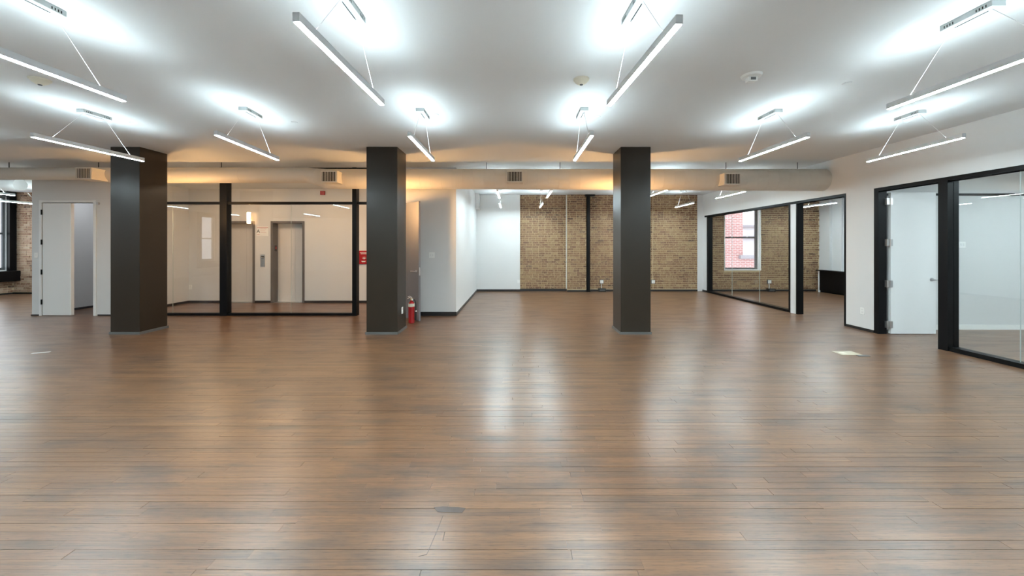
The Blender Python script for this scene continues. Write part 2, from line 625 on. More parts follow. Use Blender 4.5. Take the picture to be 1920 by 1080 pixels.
# left outer wall with its windows
WL = [-2.9, 0.6, 4.1, 7.6, 10.97]
WZ0, WZ1, WH = 0.76, 3.04, 0.46
XW = -15.8
bx = [(XW - 0.2, XW, -6.5, 12.5, 0, WZ0), (XW - 0.2, XW, -6.5, 12.5, WZ1, H)]
yy = -6.5
for c in WL:
    bx.append((XW - 0.2, XW, yy, c - WH, WZ0, WZ1))
    yy = c + WH
bx.append((XW - 0.2, XW, yy, 12.5, WZ0, WZ1))
structure('wall_left', bx, M_white, 'outer left wall with a row of tall windows')
for i, c in enumerate(WL):
    r = thing('window_%d' % (i + 1), (XW, c, WZ0), 'tall black framed window in the left outer wall', None, None, 'structure')
    m = MB()
    for (y0, y1, z0, z1) in ((c - WH - 0.16, c - WH, 0.73, 3.19), (c + WH, c + WH + 0.16, 0.73, 3.19), (c - WH, c + WH, WZ1, 3.19)):
        m.box(XW + 0.002, XW + 0.10, y0, y1, z0, z1)
    m.build('casing', M_black, r)
    MB().box(XW + 0.002, XW + 0.22, c - WH - 0.2, c + WH + 0.17, 0.41, 0.73, bevel=0.01).build('sill_box', M_cabinet, r)
    m = MB()
    xs = XW - 0.10
    for (y0, y1, z0, z1) in ((c - WH, c - WH + 0.06, WZ0, WZ1), (c + WH - 0.06, c + WH, WZ0, WZ1), (c - WH + 0.06, c + WH - 0.06, WZ0, WZ0 + 0.08),
                             (c - WH + 0.06, c + WH - 0.06, WZ1 - 0.06, WZ1), (c - WH + 0.06, c + WH - 0.06, 1.86, 1.92)):
        m.box(xs, xs + 0.05, y0, y1, z0, z1)
    m.build('sash', M_sash, r)
    MB().box(xs + 0.02, xs + 0.028, c - WH + 0.06, c + WH - 0.06, WZ0 + 0.08, 1.86).build('pane', M_glass, r)
    MB().box(xs + 0.02, xs + 0.028, c - WH + 0.06, c + WH - 0.06, 1.92, WZ1 - 0.06).build('pane', M_glass, r)


# ------------------------------------------------------------------ brick walls
def brick_field(x0, x1, z0, z1, yface, holes=(), dark=0.0):
    """bricks of a wall facing -Y; yface is the mortar face"""
    out = []
    pz, pl = 0.0712, 0.208
    r = 0
    z = z0
    while z < z1 - 0.02:
        zt = min(z + pz - 0.0125, z1)
        x = x0 - (pl / 2 if r % 2 else 0) - random.uniform(0, 0.03)
        while x < x1:
            L = pl if random.random() > 0.12 else pl * 0.52
            a, b = max(x, x0), min(x + L - 0.0125, x1)
            segs = [(a, b)]
            for (hx0, hx1, hz0, hz1) in holes:
                if zt > hz0 and z < hz1:
                    ns = []
                    for (s, e) in segs:
                        if e <= hx0 or s >= hx1:
                            ns.append((s, e))
                        else:
                            if s < hx0:
                                ns.append((s, hx0))
                            if e > hx1:
                                ns.append((hx1, e))
                    segs = ns
            for (s, e) in segs:
                if e - s > 0.03:
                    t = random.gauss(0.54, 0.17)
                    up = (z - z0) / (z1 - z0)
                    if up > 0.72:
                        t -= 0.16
                    dy = random.uniform(0.005, 0.014)
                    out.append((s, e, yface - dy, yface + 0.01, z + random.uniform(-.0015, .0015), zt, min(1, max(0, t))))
            x += L
        z += pz
        r += 1
    return out


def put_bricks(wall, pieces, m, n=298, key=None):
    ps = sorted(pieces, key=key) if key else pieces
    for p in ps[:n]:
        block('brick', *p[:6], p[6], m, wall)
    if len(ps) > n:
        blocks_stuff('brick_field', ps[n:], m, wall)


# back hall: white plaster part, brick part with a shallow pier
structure('wall_back_plaster', [(XH, 0.16, YB - 0.06, YB + 0.2, 0, H), (6.06, XR, YB - 0.03, YB + 0.2, 0, H)], M_white,
          'white plaster part of the back wall')
wb = structure('wall_back', [(0.16, 6.06, YB, YB + 0.2, 0, H), (1.72, 2.34, YB - 0.12, YB, 0, H)], M_mortar,
               'exposed buff brick back wall with a shallow pier')
pcs = brick_field(0.17, 1.72, 0.09, H, YB) + brick_field(1.725, 2.335, 0.09, H, YB - 0.12) + brick_field(2.35, 6.06, 0.09, H, YB)
put_bricks(wb, pcs, M_brick, key=lambda p: (0 if p[0] < 1.7 else 1, abs((p[4] + p[5]) / 2 - 1.5)))
structure('baseboard_back', [(0.16, 1.71, YB - 0.03, YB - 0.014, 0, 0.085), (1.71, 2.35, YB - 0.15, YB - 0.134, 0, 0.06),
                             (2.35, 6.06, YB - 0.03, YB - 0.014, 0, 0.06)], M_base, 'black baseboard under the brick back wall')
# office brick wall with window
OWX0, OWX1, OWZ0, OWZ1 = 6.95, 8.17, 0.69, 2.84
wo = structure('wall_back_office', [(XRB, OWX0, YB, YB + 0.22, 0, H), (OWX1, 10.2, YB, YB + 0.22, 0, H),
                                    (OWX0, OWX1, YB, YB + 0.22, 0, OWZ0), (OWX0, OWX1, YB, YB + 0.22, OWZ1, H)], M_mortar,
               'exposed buff brick wall of the glazed back office')
pcs = brick_field(XRB, 10.12, 0.07, H, YB, holes=((OWX0, OWX1, OWZ0, OWZ1),))
put_bricks(wo, pcs, M_brick, key=lambda p: (0 if p[0] < 9.3 else 1, abs((p[4] + p[5]) / 2 - 1.4)))
structure('baseboard_back_office', [(XRB, 10.0, YB - 0.03, YB - 0.014, 0, 0.06)], M_base, 'black baseboard in the glazed back office')
# far left brick wall
wl = structure('wall_far_left', [(-16.0, XL0, 11.6, 11.8, 0, H)], M_mortar, 'pinkish brick end wall at the far left')
put_bricks(wl, brick_field(-15.78, -14.7, 0.07, H, 11.6), M_brick2)
structure('baseboard_far_left', [(-15.8, XL0, 11.565, 11.584, 0, 0.05), (XW, XW + 0.015, 10.2, 11.6, 0, 0.05)], M_base,
          'black baseboard at the far left end')
# little brick apron under the far left window
wa = structure('wall_left_apron', [(XW + 0.001, XW + 0.012, 10.2, 11.59, 0.05, 0.73)], M_mortar, 'brick apron under the far left window')
pcs = []
z, r = 0.06, 0
while z < 0.40:
    y = 10.2 - (0.1 if r % 2 else 0)
    while y < 11.55:
        pcs.append((XW + 0.008, XW + 0.02, max(y, 10.2), min(y + 0.195, 11.58), z, z + 0.058, min(1, max(0, random.gauss(.4, .2)))))
        y += 0.208
    z += 0.0712
    r += 1
for p in pcs:
    block('brick', *p[:6], p[6], M_brick2, wa)

# ------------------------------------------------------------------ office window in the brick wall
wn = thing('window_6', (7.56, YB, OWZ0), 'white cased sash window looking onto a red brick building', None, None, 'structure')
m = MB()
m.box(OWX0 - 0.0, OWX0 + 0.03, YB - 0.03, YB + 0.2, OWZ0, OWZ1)
m.box(OWX1 - 0.03, OWX1, YB - 0.03, YB + 0.2, OWZ0, OWZ1)
m.box(OWX0 + 0.03, OWX1 - 0.03, YB - 0.03, YB + 0.2, OWZ0, OWZ0 + 0.03)
m.box(OWX0 + 0.03, OWX1 - 0.03, YB - 0.03, YB + 0.2, OWZ1 - 0.03, OWZ1)
m.build('casing', M_plate, wn)
m = MB()
a0, a1 = OWX0 + 0.03, OWX1 - 0.03
for (x0, x1, z0, z1) in ((a0, a0 + 0.05, OWZ0 + 0.03, OWZ1 - 0.03), (a1 - 0.07, a1, OWZ0 + 0.03, OWZ1 - 0.03),
                         (a0 + 0.05, a1 - 0.07, OWZ0 + 0.03, OWZ0 + 0.09), (a0 + 0.05, a1 - 0.07, OWZ1 - 0.09, OWZ1 - 0.03),
                         (a0 + 0.05, a1 - 0.07, 1.765, 1.815)):
    m.box(x0, x1, YB + 0.12, YB + 0.17, z0, z1)
m.build('sash', M_sash, wn)
MB().box(a0 + 0.05, a1 - 0.07, YB + 0.14, YB + 0.148, OWZ0 + 0.09, 1.765).build('pane', M_glass, wn)
MB().box(a0 + 0.05, a1 - 0.07, YB + 0.14, YB + 0.148, 1.815, OWZ1 - 0.09).build('pane', M_glass, wn)
for x in (7.3, 7.8):
    MB().box(x - 0.03, x + 0.03, YB + 0.11, YB + 0.125, 1.80, 1.83, bevel=0.004).build('sash_lock', M_steel, wn)

# ------------------------------------------------------------------ outside the window
bld = thing('brick_building', (9.0, 16.0, -3), 'red brick building seen through the office window', 'building')
m = MB()
m.box(4.0, 9.90, 16.0, 20.0, -3, 12)
m.box(9.90, 16.0, 16.0, 20.0, -3, 0.95)
m.build('wall', M_facade, bld)
MB().box(9.72, 16.0, 15.85, 16.05, 0.95, 1.10).build('ledge', M_stone, bld)
pb = thing('pale_building', (13.5, 22.0, -3), 'pale grey building behind the red brick one', 'building')
MB().box(12.0, 22.0, 22.0, 27.0, -3, 2.6).build('wall', M_pale, pb)
MB().box(11.9, 22.0, 21.85, 22.05, 1.95, 2.1).build('ledge', M_stone, pb)
MB().box(11.9, 22.0, 21.85, 27.1, 2.6, 2.75).build('cornice', M_stone, pb)

# ------------------------------------------------------------------ columns with their sconces
COLS = [(-6.905, -6.405, 'dark brown square column at the left, in front of the lobby glass'),
        (-2.538, -2.010, 'dark brown square column in the middle, beside the fire extinguisher'),
        (1.801, 2.311, 'dark brown square column at the right, in front of the brick wall')]
CY0, CY1 = 6.277, 6.777
for (x0, x1, lab) in COLS:
    r = thing('column', ((x0 + x1) / 2, (CY0 + CY1) / 2, 0), lab, 'column', 'square columns in a row')
    MB().box(x0, x1, CY0, CY1, 0.0, H, bevel=0.006).build('shaft', M_col, r)
    m = MB()
    m.box(x0 - 0.014, x1 + 0.014, CY0 - 0.014, CY0, 0.0, 0.042)
    m.box(x0 - 0.014, x1 + 0.014, CY1, CY1 + 0.014, 0.0, 0.042)
    m.box(x0 - 0.014, x0, CY0, CY1, 0.0, 0.042)
    m.box(x1, x1 + 0.014, CY0, CY1, 0.0, 0.042)
    m.build('base_trim', M_edge, r)
for sx, lab in ((-6.60, 'warm tube wall lamp on the back of the left column'), (-2.29, 'warm tube wall lamp on the back of the middle column'),
                (2.05, 'warm tube wall lamp on the back of the right column')):
    z = 2.20
    r = thing('wall_sconce', (sx, CY1, z), lab, 'wall lamp', 'wall lamps behind the columns')
    MB().box(sx - 0.05, sx + 0.05, CY1, CY1 + 0.02, z - 0.07, z + 0.07, bevel=0.004).build('backplate', M_brass, r)
    MB().tube((sx, CY1 + 0.02, z), (sx, CY1 + 0.075, z), 0.012).build('arm', M_brass, r)
    MB().lathe([(0.030, -0.14), (0.036, -0.13), (0.036, 0.13), (0.030, 0.14)], (sx, CY1 + 0.105, z)).build('lamp_glass', M_lamp, r, smooth=True)
    for s in (-1, 1):
        MB().tube((sx, CY1 + 0.105, z + s * 0.14), (sx, CY1 + 0.105, z + s * 0.155), 0.03, n=20).build('end_cap', M_brass, r)


# ------------------------------------------------------------------ glazed partitions
def pane_y(parent, x0, x1, y, z0, z1):
    return MB().box(x0, x1, y - 0.005, y + 0.005, z0, z1).build('pane', M_glass, parent)


def pane_x(parent, x, y0, y1, z0, z1):
    return MB().box(x - 0.005, x + 0.005, y0, y1, z0, z1).build('pane', M_glass, parent)


lg = thing('glass_partition', (-5.6, YF + 0.05, 0), 'black framed glass wall in front of the two elevators', 'glass wall')
MB().box(-6.371, -6.221, YF - 0.02, YF + 0.12, 0, H).build('post', M_black, lg)
MB().box(-3.514, -3.422, YF - 0.02, YF + 0.12, 0, H).build('post', M_black, lg)
MB().box(-8.62, -8.56, YF, YF + 0.10, 0, H).build('post', M_black, lg)
for (x0, x1) in ((-8.56, -6.371), (-6.221, -3.514)):
    MB().box(x0, x1, YF, YF + 0.10, 0, 0.055).build('bottom_rail', M_black, lg)
for (x0, x1) in ((-8.56, -6.371), (-6.221, -3.514), (-3.422, -2.56)):
    MB().box(x0, x1, YF, YF + 0.10, HEAD - 0.035, HEAD + 0.02).build('transom', M_black, lg)
    MB().box(x0, x1, YF, YF + 0.10, H - 0.05, H).build('head_rail', M_black, lg)
yg = YF + 0.05
for (x0, x1) in ((-8.56, -7.443), (-7.439, -6.371), (-6.221, -4.872), (-4.868, -3.514)):
    pane_y(lg, x0, x1, yg, 0.055, HEAD - 0.035)
    pane_y(lg, x0, x1, yg, HEAD + 0.02, H - 0.05)
pane_y(lg, -3.422, -2.56, yg, HEAD + 0.02, H - 0.05)
for x in (-7.441, -4.870):
    MB().box(x - 0.0012, x + 0.0012, yg - 0.006, yg + 0.006, 0.055, HEAD - 0.035).build('glass_joint', M_seam, lg)

# lobby door, swung open towards the viewer
hx, hy = -2.56, YF
ex, ey = -1.905, 7.335
dl = math.hypot(ex - hx, ey - hy)
ang = math.atan2(ey - hy, ex - hx)
DM = Matrix.Translation((hx, hy, 0)) @ Matrix.Rotation(ang, 4, 'Z')
dr = thing('door_1', (hx, hy, 0), 'dark grey lobby door standing open behind the fire extinguisher', None, None, 'structure')
MB().box(0.01, dl, -0.022, 0.022, 0.012, 2.40, bevel=0.002, m=DM).build('door_panel', M_gdoor, dr)
for s in (-1, 1):
    lv = MB().box(dl - 0.10, dl - 0.05, s * 0.022, s * 0.034, 0.975, 1.025, bevel=0.004, m=DM).build('rose', M_steel, dr)
    p = [DM @ Vector(q) for q in ((dl - 0.075, s * 0.03, 1.0), (dl - 0.075, s * 0.075, 1.0), (dl - 0.20, s * 0.08, 0.998))]
    MB().path(p, 0.011, n=10).build('lever', M_steel, dr)
MB().box(dl - 0.001, dl + 0.002, -0.012, 0.012, 0.92, 1.08, m=DM).build('latch_plate', M_steel, dr)
for z in (0.25, 1.2, 2.15):
    MB().tube((hx, hy - 0.02, z - 0.05), (hx, hy - 0.02, z + 0.05), 0.009).build('hinge', M_steel, dr)

# closet leaf, left of the left column
dc = thing('door_2', (DX0, YF, 0), 'white closet leaf with four black hinges, left of the column', None, None, 'structure')
m = MB()
m.box(DX0 - 0.055, DX0, YF - 0.015, YF + 0.13, 0, HEAD + 0.05)
m.box(DX1, DX1 + 0.055, YF - 0.015, YF + 0.13, 0, HEAD + 0.05)
m.box(DX0, DX1, YF - 0.015, YF + 0.13, HEAD, HEAD + 0.05)
m.build('door_frame', M_door, dc)
MB().box(DX0 + 0.012, -9.615, YF - 0.005, YF + 0.035, 0.012, HEAD - 0.012, bevel=0.002).build('door_panel', M_door, dc)
MB().box(-9.613, -9.585, YF - 0.008, YF + 0.05, 0.012, HEAD - 0.012, bevel=0.002).build('edge_strip', M_plate, dc)
for py in (398, 454, 510, 566):
    z = CAMZ - (py - VY) / F * YF
    MB().tube((DX0 + 0.004, YF - 0.018, z - 0.055), (DX0 + 0.004, YF - 0.018, z + 0.055), 0.013).build('hinge', M_black, dc)

# right wall: glazing of the back office
g1 = thing('glass_partition', (XR + 0.06, 10.1, 0), 'black framed glass panel in front of the sash window', 'glass wall')
x0, x1 = XR - 0.006, XRB + 0.006
MB().box(x0, x1, 11.86, 11.96, 0, HEAD).build('post', M_black, g1)
MB().box(x0, x1, 8.33, 8.38, 0, HEAD).build('post', M_black, g1)
MB().box(x0, x1, 8.38, 11.86, 0, 0.055).build('bottom_rail', M_black, g1)
MB().box(x0, x1, 8.33, 12.10, HEAD, HEAD + 0.055).build('head_rail', M_black, g1)
xg = XR + 0.06
for (y0, y1) in ((8.38, 9.468), (9.472, 10.668), (10.672, 11.86)):
    pane_x(g1, xg, y0, y1, 0.055, HEAD)
for y in (9.47, 10.67):
    MB().box(xg - 0.006, xg + 0.006, y - 0.001, y + 0.001, 0.055, HEAD).build('glass_joint', M_seam, g1)
# cased opening beside it
o1 = thing('trim_2', (XR + 0.06, 7.5, 0), 'black cased doorway leading into the glazed back office', None, None, 'structure')
MB().box(x0, x1, 8.126, 8.16, 0, HEAD).build('jamb', M_black, o1)
MB().box(x0, x1, 6.93, 6.965, 0, HEAD).build('jamb', M_black, o1)
MB().box(x0, x1, 6.93, 8.33, HEAD, HEAD + 0.055).build('head', M_black, o1)
# near office: doorway and big glass
g2 = thing('glass_partition', (XR + 0.06, 3.3, 0), 'large black framed glass panel at the right edge', 'glass wall')
MB().box(x0 - 0.02, x1, 5.28, 5.40, 0, HEAD).build('post', M_black, g2)
MB().box(x0, x1, 1.3, 1.36, 0, HEAD).build('post', M_black, g2)
MB().box(x0, x1, 1.36, 5.28, 0, 0.06).build('bottom_rail', M_black, g2)
MB().box(x0, x1, 1.3, 5.40, HEAD, HEAD + 0.06).build('head_rail', M_black, g2)
for (y0, y1) in ((1.36, 3.0), (3.004, 4.578), (4.582, 5.28)):
    pane_x(g2, xg, y0, y1, 0.06, HEAD)
for y in (3.002, 4.58):
    MB().box(xg - 0.006, xg + 0.006, y - 0.001, y + 0.001, 0.06, HEAD).build('glass_joint', M_seam, g2)
dw = thing('door_3', (XR + 0.06, 6.35, 0), 'tall white office door standing open with four steel hinges', None, None, 'structure')
MB().box(x0, x1, 6.305, 6.385, 0, HEAD).build('jamb', M_black, dw)
MB().box(x0, x1, 5.40, 6.385, HEAD, HEAD + 0.06).build('head', M_black, dw)
MB().box(XRB + 0.045, 7.175, 6.275, 6.318, 0.012, HEAD - 0.02, bevel=0.002).build('door_panel', M_door, dw)
for py in (378, 455, 532, 608):
    z = CAMZ - (py - VY) / F * 6.3
    h = MB()
    h.box(XRB - 0.03, XRB + 0.028, 6.268, 6.305, z - 0.058, z + 0.058, bevel=0.003)
    h.box(XRB + 0.030, XRB + 0.075, 6.268, 6.276, z - 0.058, z + 0.058)
    h.tube((XRB + 0.03, 6.262, z - 0.06), (XRB + 0.03, 6.262, z + 0.06), 0.009)
    h.build('hinge', M_steel, dw)
MB().lathe([(0.028, -0.012), (0.028, 0.0)], (7.10, 6.275, 0.935), axis='Y').build('rose', M_steel, dw, smooth=True)
MB().path([(7.10, 6.27, 0.935), (7.10, 6.22, 0.935), (7.205, 6.212, 0.935)], 0.01, n=10).build('lever', M_steel, dw)

# ------------------------------------------------------------------ elevators
for i, (e0, e1) in enumerate(E):
    r = thing('elevator', ((e0 + e1) / 2, YLB, 0),
              ('pale elevator doors in a dark frame behind the black post', 'pale elevator doors in a dark frame right of the call panel')[i],
              'elevator', 'two elevators in the lobby')
    f = 0.055
    mm = MB()
    mm.box(e0, e0 + f, YLB - 0.015, YLB + 0.26, 0, EH)
    mm.box(e1 - f, e1, YLB - 0.015, YLB + 0.26, 0, EH)
    mm.box(e0 + f, e1 - f, YLB - 0.015, YLB + 0.26, EH - f, EH)
    mm.build('door_frame', M_jamb, r)
    xm = e0 + 0.52
    MB().box(e0 + f, xm - 0.003, YLB + 0.205, YLB + 0.235, 0.008, EH - f).build('door_panel', M_elev, r)
    MB().box(xm + 0.003, e1 - f, YLB + 0.20, YLB + 0.23, 0.008, EH - f).build('door_panel', M_elev, r)
    MB().box(e0 + f, e1 - f, YLB + 0.02, YLB + 0.24, 0, 0.008).build('sill', M_steel, r)
    ind = MB().box(e0 + f - 0.001, e0 + f + 0.008, YLB + 0.07, YLB + 0.15, 1.37, 1.52).build('floor_indicator', M_rubber, r)
    MB().box(e0 + f + 0.008, e0 + f + 0.010, YLB + 0.09, YLB + 0.13, 1.42, 1.49).build('display', M_redink, ind)
r = thing('call_panel', (-6.683, YLB, 0.96), 'steel elevator call panel between the two elevators', 'call panel')
MB().box(-6.742, -6.625, YLB - 0.014, YLB, 0.955, 1.285, bevel=0.003).build('faceplate', M_steel, r)
MB().box(-6.725, -6.642, YLB - 0.017, YLB - 0.014, 1.185, 1.245).build('screen', M_rubber, r)
for dx in (-0.018, 0.018):
    MB().lathe([(0.012, -0.022), (0.012, -0.017)], (-6.683 + dx, YLB, 1.21), axis='Y', n=16).build('button', M_plate, r)
MB().lathe([(0.014, -0.02), (0.014, -0.014)], (-6.683, YLB, 1.05), axis='Y', n=16).build('key_switch', M_steel, r)


def text(body, size, loc, m, parent, name='lettering', al='CENTER'):
    cu = bpy.data.curves.new(name, 'FONT')
    cu.body = body
    cu.size = size
    cu.align_x = al
    cu.extrude = 0.0008
    o = bpy.data.objects.new(name, cu)
    cu.materials.append(m)
    me = bpy.data.meshes.new_from_object(o)
    bpy.data.objects.remove(o)
    bpy.data.curves.remove(cu)
    o = bpy.data.objects.new(name, me)
    C.objects.link(o)
    o.rotation_euler = (math.pi / 2, 0, 0)
    o.parent = parent
    o.location = Vector(loc) - parent.location
    return o


r = thing('elevator_sign', (-6.69, YLB, 1.78), 'small white sign with a black letter A above the call panel', 'sign')
MB().box(-6.845, -6.535, YLB - 0.006, YLB, 1.775, 2.03).build('board', M_plate, r)
MB().box(-6.835, -6.545, YLB - 0.008, YLB - 0.006, 1.998, 2.006).build('text_line', M_redink, r)
MB().box(-6.835, -6.545, YLB - 0.008, YLB - 0.006, 1.984, 1.989).build('text_line', M_redink, r)
text('A', 0.13, (-6.80, YLB - 0.008, 1.855), M_blackink, r)
for (a, b, z) in ((-6.745, -6.60, 1.955), (-6.745, -6.62, 1.905), (-6.745, -6.60, 1.855), (-6.835, -6.755, 1.815), (-6.835, -6.775, 1.80)):
    MB().box(a, b, YLB - 0.008, YLB - 0.006, z, z + 0.005).build('text_line', M_redink, r)
tag(MB().box(-5.145, -5.03, YLB - 0.05, YLB, 2.855, 2.96, bevel=0.006).build('fire_strobe', M_red), 'small red fire strobe high on the lobby wall', 'alarm')
r = thing('fire_alarm_box', (-3.98, YLB, 1.03), 'red fire box with white lettering on the lobby wall', 'fire box')
MB().box(-4.14, -3.81, YLB - 0.05, YLB, 1.03, 1.385, bevel=0.006).build('case', M_red, r)
MB().box(-4.10, -3.85, YLB - 0.056, YLB - 0.05, 1.06, 1.355, bevel=0.002).build('cover', M_red, r)
for (a, b, z) in ((-4.09, -3.87, 1.325), (-4.07, -3.89, 1.295), (-4.05, -3.94, 1.10), (-4.04, -3.95, 1.085)):
    MB().box(a, b, YLB - 0.058, YLB - 0.056, z, z + 0.012).build('text_line', M_plate, r)
m = MB()
for k in range(5):
    a = math.pi * (0.15 + 0.18 * k)
    m.tube((-3.98, YLB - 0.057, 1.16), (-3.98 + 0.055 * math.cos(a), YLB - 0.057, 1.16 + 0.07 * math.sin(a)), 0.004, n=6)
m.build('emblem', M_plate, r)

# flush ceiling lamps of the lobby, above the transom and hidden by the duct
for lx, lab in ((-6.9, 'round flush lamp on the lobby ceiling at the left elevator'), (-5.2, 'round flush lamp on the lobby ceiling at the right elevator'),
                (-3.3, 'round flush lamp on the lobby ceiling above the red fire box')):
    r = thing('lobby_ceiling_lamp', (lx, 8.26, 3.02), lab, 'ceiling lamp', 'lobby ceiling lamps')
    MB().lathe([(0.15, -0.015), (0.155, 0.0)], (lx, 8.26, 3.02), n=28).build('mounting_ring', M_plate, r, smooth=True)
    MB().lathe([(0.06, -0.05), (0.11, -0.042), (0.135, -0.028), (0.14, -0.015)], (lx, 8.26, 3.02), n=28).build('shade', M_lobby, r, smooth=True)

# unseen lamp added to brighten the closet interior, above its opening
r = thing('closet_fill_lamp', (-9.5, 8.6, H), 'unseen round flush lamp added to brighten the closet', 'ceiling lamp')
MB().lathe([(0.15, -0.02), (0.155, 0.0)], (-9.5, 8.6, H), n=28).build('mounting_ring', M_plate, r, smooth=True)
MB().lathe([(0.06, -0.07), (0.12, -0.05), (0.14, -0.02)], (-9.5, 8.6, H), n=28).build('shade', M_closet, r, smooth=True)

# ------------------------------------------------------------------ fire extinguisher
ex_, ey_ = -2.03, 7.20
r = thing('fire_extinguisher', (ex_, ey_, 0), 'red fire extinguisher with black hose standing on the floor', 'extinguisher')
MB().lathe([(0.050, 0.0), (0.058, 0.008), (0.060, 0.03), (0.060, 0.36), (0.054, 0.395), (0.036, 0.42), (0.022, 0.43), (0.022, 0.445)],
           (ex_, ey_, 0)).build('cylinder', M_red, r, smooth=True)
MB().lathe([(0.0612, 0.325), (0.0612, 0.385)], (ex_, ey_, 0)).build('label_band', M_ivory, r, smooth=True)
MB().lathe([(0.020, 0.445), (0.020, 0.48), (0.012, 0.49)], (ex_, ey_, 0), n=16).build('valve', M_brass, r, smooth=True)
MB().path([(ex_ + 0.01, ey_, 0.485), (ex_ - 0.03, ey_ - 0.03, 0.505), (ex_ - 0.06, ey_ - 0.07, 0.485)], 0.008).build('handle', M_steel, r)
MB().path([(ex_ + 0.01, ey_, 0.495), (ex_ - 0.02, ey_ - 0.03, 0.53), (ex_ - 0.05, ey_ - 0.07, 0.525)], 0.007).build('squeeze_lever', M_steel, r)
MB().tube((ex_ + 0.018, ey_ - 0.02, 0.465), (ex_ + 0.03, ey_ - 0.04, 0.465), 0.016).build('gauge', M_plate, r)
hp = [(ex_ + 0.018, ey_, 0.465), (ex_ + 0.055, ey_, 0.46), (ex_ + 0.080, ey_, 0.42), (ex_ + 0.088, ey_, 0.35), (ex_ + 0.088, ey_, 0.24)]
MB().path(hp, 0.012, n=10).build('hose', M_rubber, r)
MB().tube((ex_ + 0.088, ey_, 0.24), (ex_ + 0.090, ey_, 0.06), 0.016, 0.022).build('horn', M_rubber, r)
MB().tube((ex_ + 0.088, ey_, 0.225), (ex_ + 0.088, ey_, 0.245), 0.018).build('hose_clip', M_plate, r)

# ------------------------------------------------------------------ ventilation duct
DY = 7.45
dt = thing('ventilation_duct', (-1.0, DY, 2.64), 'long cream round ventilation duct hung below the ceiling', 'duct')


def duct(name, xa, xb, ra, rb, za, zb, seam=0.32):
    n = max(2, int(round((xb - xa) / seam)))
    bm_ = MB()
    prof = []
    for k in range(n + 1):
        t = k / n
        x, rr, z = xa + (xb - xa) * t, ra + (rb - ra) * t, za + (zb - za) * t
        if 0 < k < n:
            prof += [(x - 0.007, rr, z), (x - 0.005, rr + 0.0016, z), (x + 0.005, rr + 0.0016, z), (x + 0.007, rr, z)]
        else:
            prof.append((x, rr, z))
    rings = []
    N = 64
    for (x, rr, z) in prof:
        rings.append([bm_.bm.verts.new((x, DY + rr * math.cos(2 * math.pi * q / N), z + rr * math.sin(2 * math.pi * q / N))) for q in range(N)])
    for a, b in zip(rings[:-1], rings[1:]):
        for q in range(N):
            bm_.bm.faces.new((a[q], a[(q + 1) % N], b[(q + 1) % N], b[q]))
    bm_.bm.faces.new(rings[0])
    bm_.bm.faces.new(rings[-1])
    return bm_.build(name, M_duct, dt, smooth=True, sharp=16)


duct('duct_section', -15.78, -8.62, 0.1225, 0.1225, 2.97, 2.97, 1.2)
duct('reducer', -8.62, -8.15, 0.1225, 0.154, 2.97, 2.938, 1.0)
duct('duct_section', -8.15, -4.20, 0.154, 0.154, 2.938, 2.938, 1.2)
duct('reducer', -4.20, -3.80, 0.154, 0.196, 2.938, 2.865, 1.0)
duct('duct_section', -3.80, 1.5, 0.196, 0.207, 2.865, 2.853, 0.21)
duct('duct_section', 1.5, XR, 0.207, 0.219, 2.853, 2.842, 0.21)
for px, zt in ((17, 3.09), (185, 3.09), (415, 3.088), (912, 3.06), (1050, 3.06), (1361, 3.06), (1495, 3.06)):
    x = (px - VX) / F * DY
    MB().tube((x, DY, zt - 0.015), (x, DY, H), 0.006, n=8).build('hanger_rod', M_black, dt)


def diffuser(xc, zc, wide=0.315, high=0.225):
    ya, yb = 7.08, 7.36
    d = MB().box(xc - wide / 2, xc + wide / 2, ya, yb, zc - high / 2, zc + high / 2, bevel=0.004).build('diffuser_box', M_duct, dt)
    gw, gh = 0.272, 0.185
    MB().box(xc - gw / 2, xc + gw / 2, ya - 0.003, ya, zc - gh / 2, zc + gh / 2).build('grille_throat', M_dark, d)
    fr = MB()
    t = 0.014
    fr.box(xc - gw / 2 - t, xc - gw / 2, ya - 0.012, ya, zc - gh / 2 - t, zc + gh / 2 + t)
    fr.box(xc + gw / 2, xc + gw / 2 + t, ya - 0.012, ya, zc - gh / 2 - t, zc + gh / 2 + t)
    fr.box(xc - gw / 2, xc + gw / 2, ya - 0.012, ya, zc + gh / 2, zc + gh / 2 + t)
    fr.box(xc - gw / 2, xc + gw / 2, ya - 0.012, ya, zc - gh / 2 - t, zc - gh / 2)
    fr.build('grille_frame', M_duct, d)
    for k in range(9):
        x = xc - gw / 2 + gw * (k + 0.5) / 9
        mtx = Matrix.Translation((x, ya - 0.006, zc)) @ Matrix.Rotation(math.radians(12), 4, 'Z')
        MB().box(-0.004, 0.004, -0.004, 0.004, -gh / 2, gh / 2, m=mtx).build('blade', M_duct, d)


diffuser(-8.30, 2.905)
diffuser(-3.58, 2.845)
diffuser(-0.01, 2.845)
diffuser(4.18, 2.80)

# white duct of the far left room
fd = thing('white_duct', (-13.0, 9.1, 2.88), 'short white duct under the ceiling at the far left', 'duct')
MB().lathe([(0.135, -15.78), (0.135, -14.0), (0.1375, -13.995), (0.1375, -13.985), (0.135, -13.98), (0.135, -12.26)], (0, 9.1, 3.02), axis='X', n=32).build('duct_section', M_plate, fd, smooth=True)
MB().lathe([(0.14, -12.26), (0.14, -12.235)], (0, 9.1, 3.02), axis='X', n=32).build('end_flange', M_plate, fd, smooth=True)
for x in (-14.6, -12.8):
    MB().tube((x, 9.1, 3.15), (x, 9.1, H), 0.006, n=8).build('hanger_rod', M_black, fd)

# ------------------------------------------------------------------ pendant lights
BL = 1.18           # bar length
BZ = -0.48          # bar underside below the ceiling


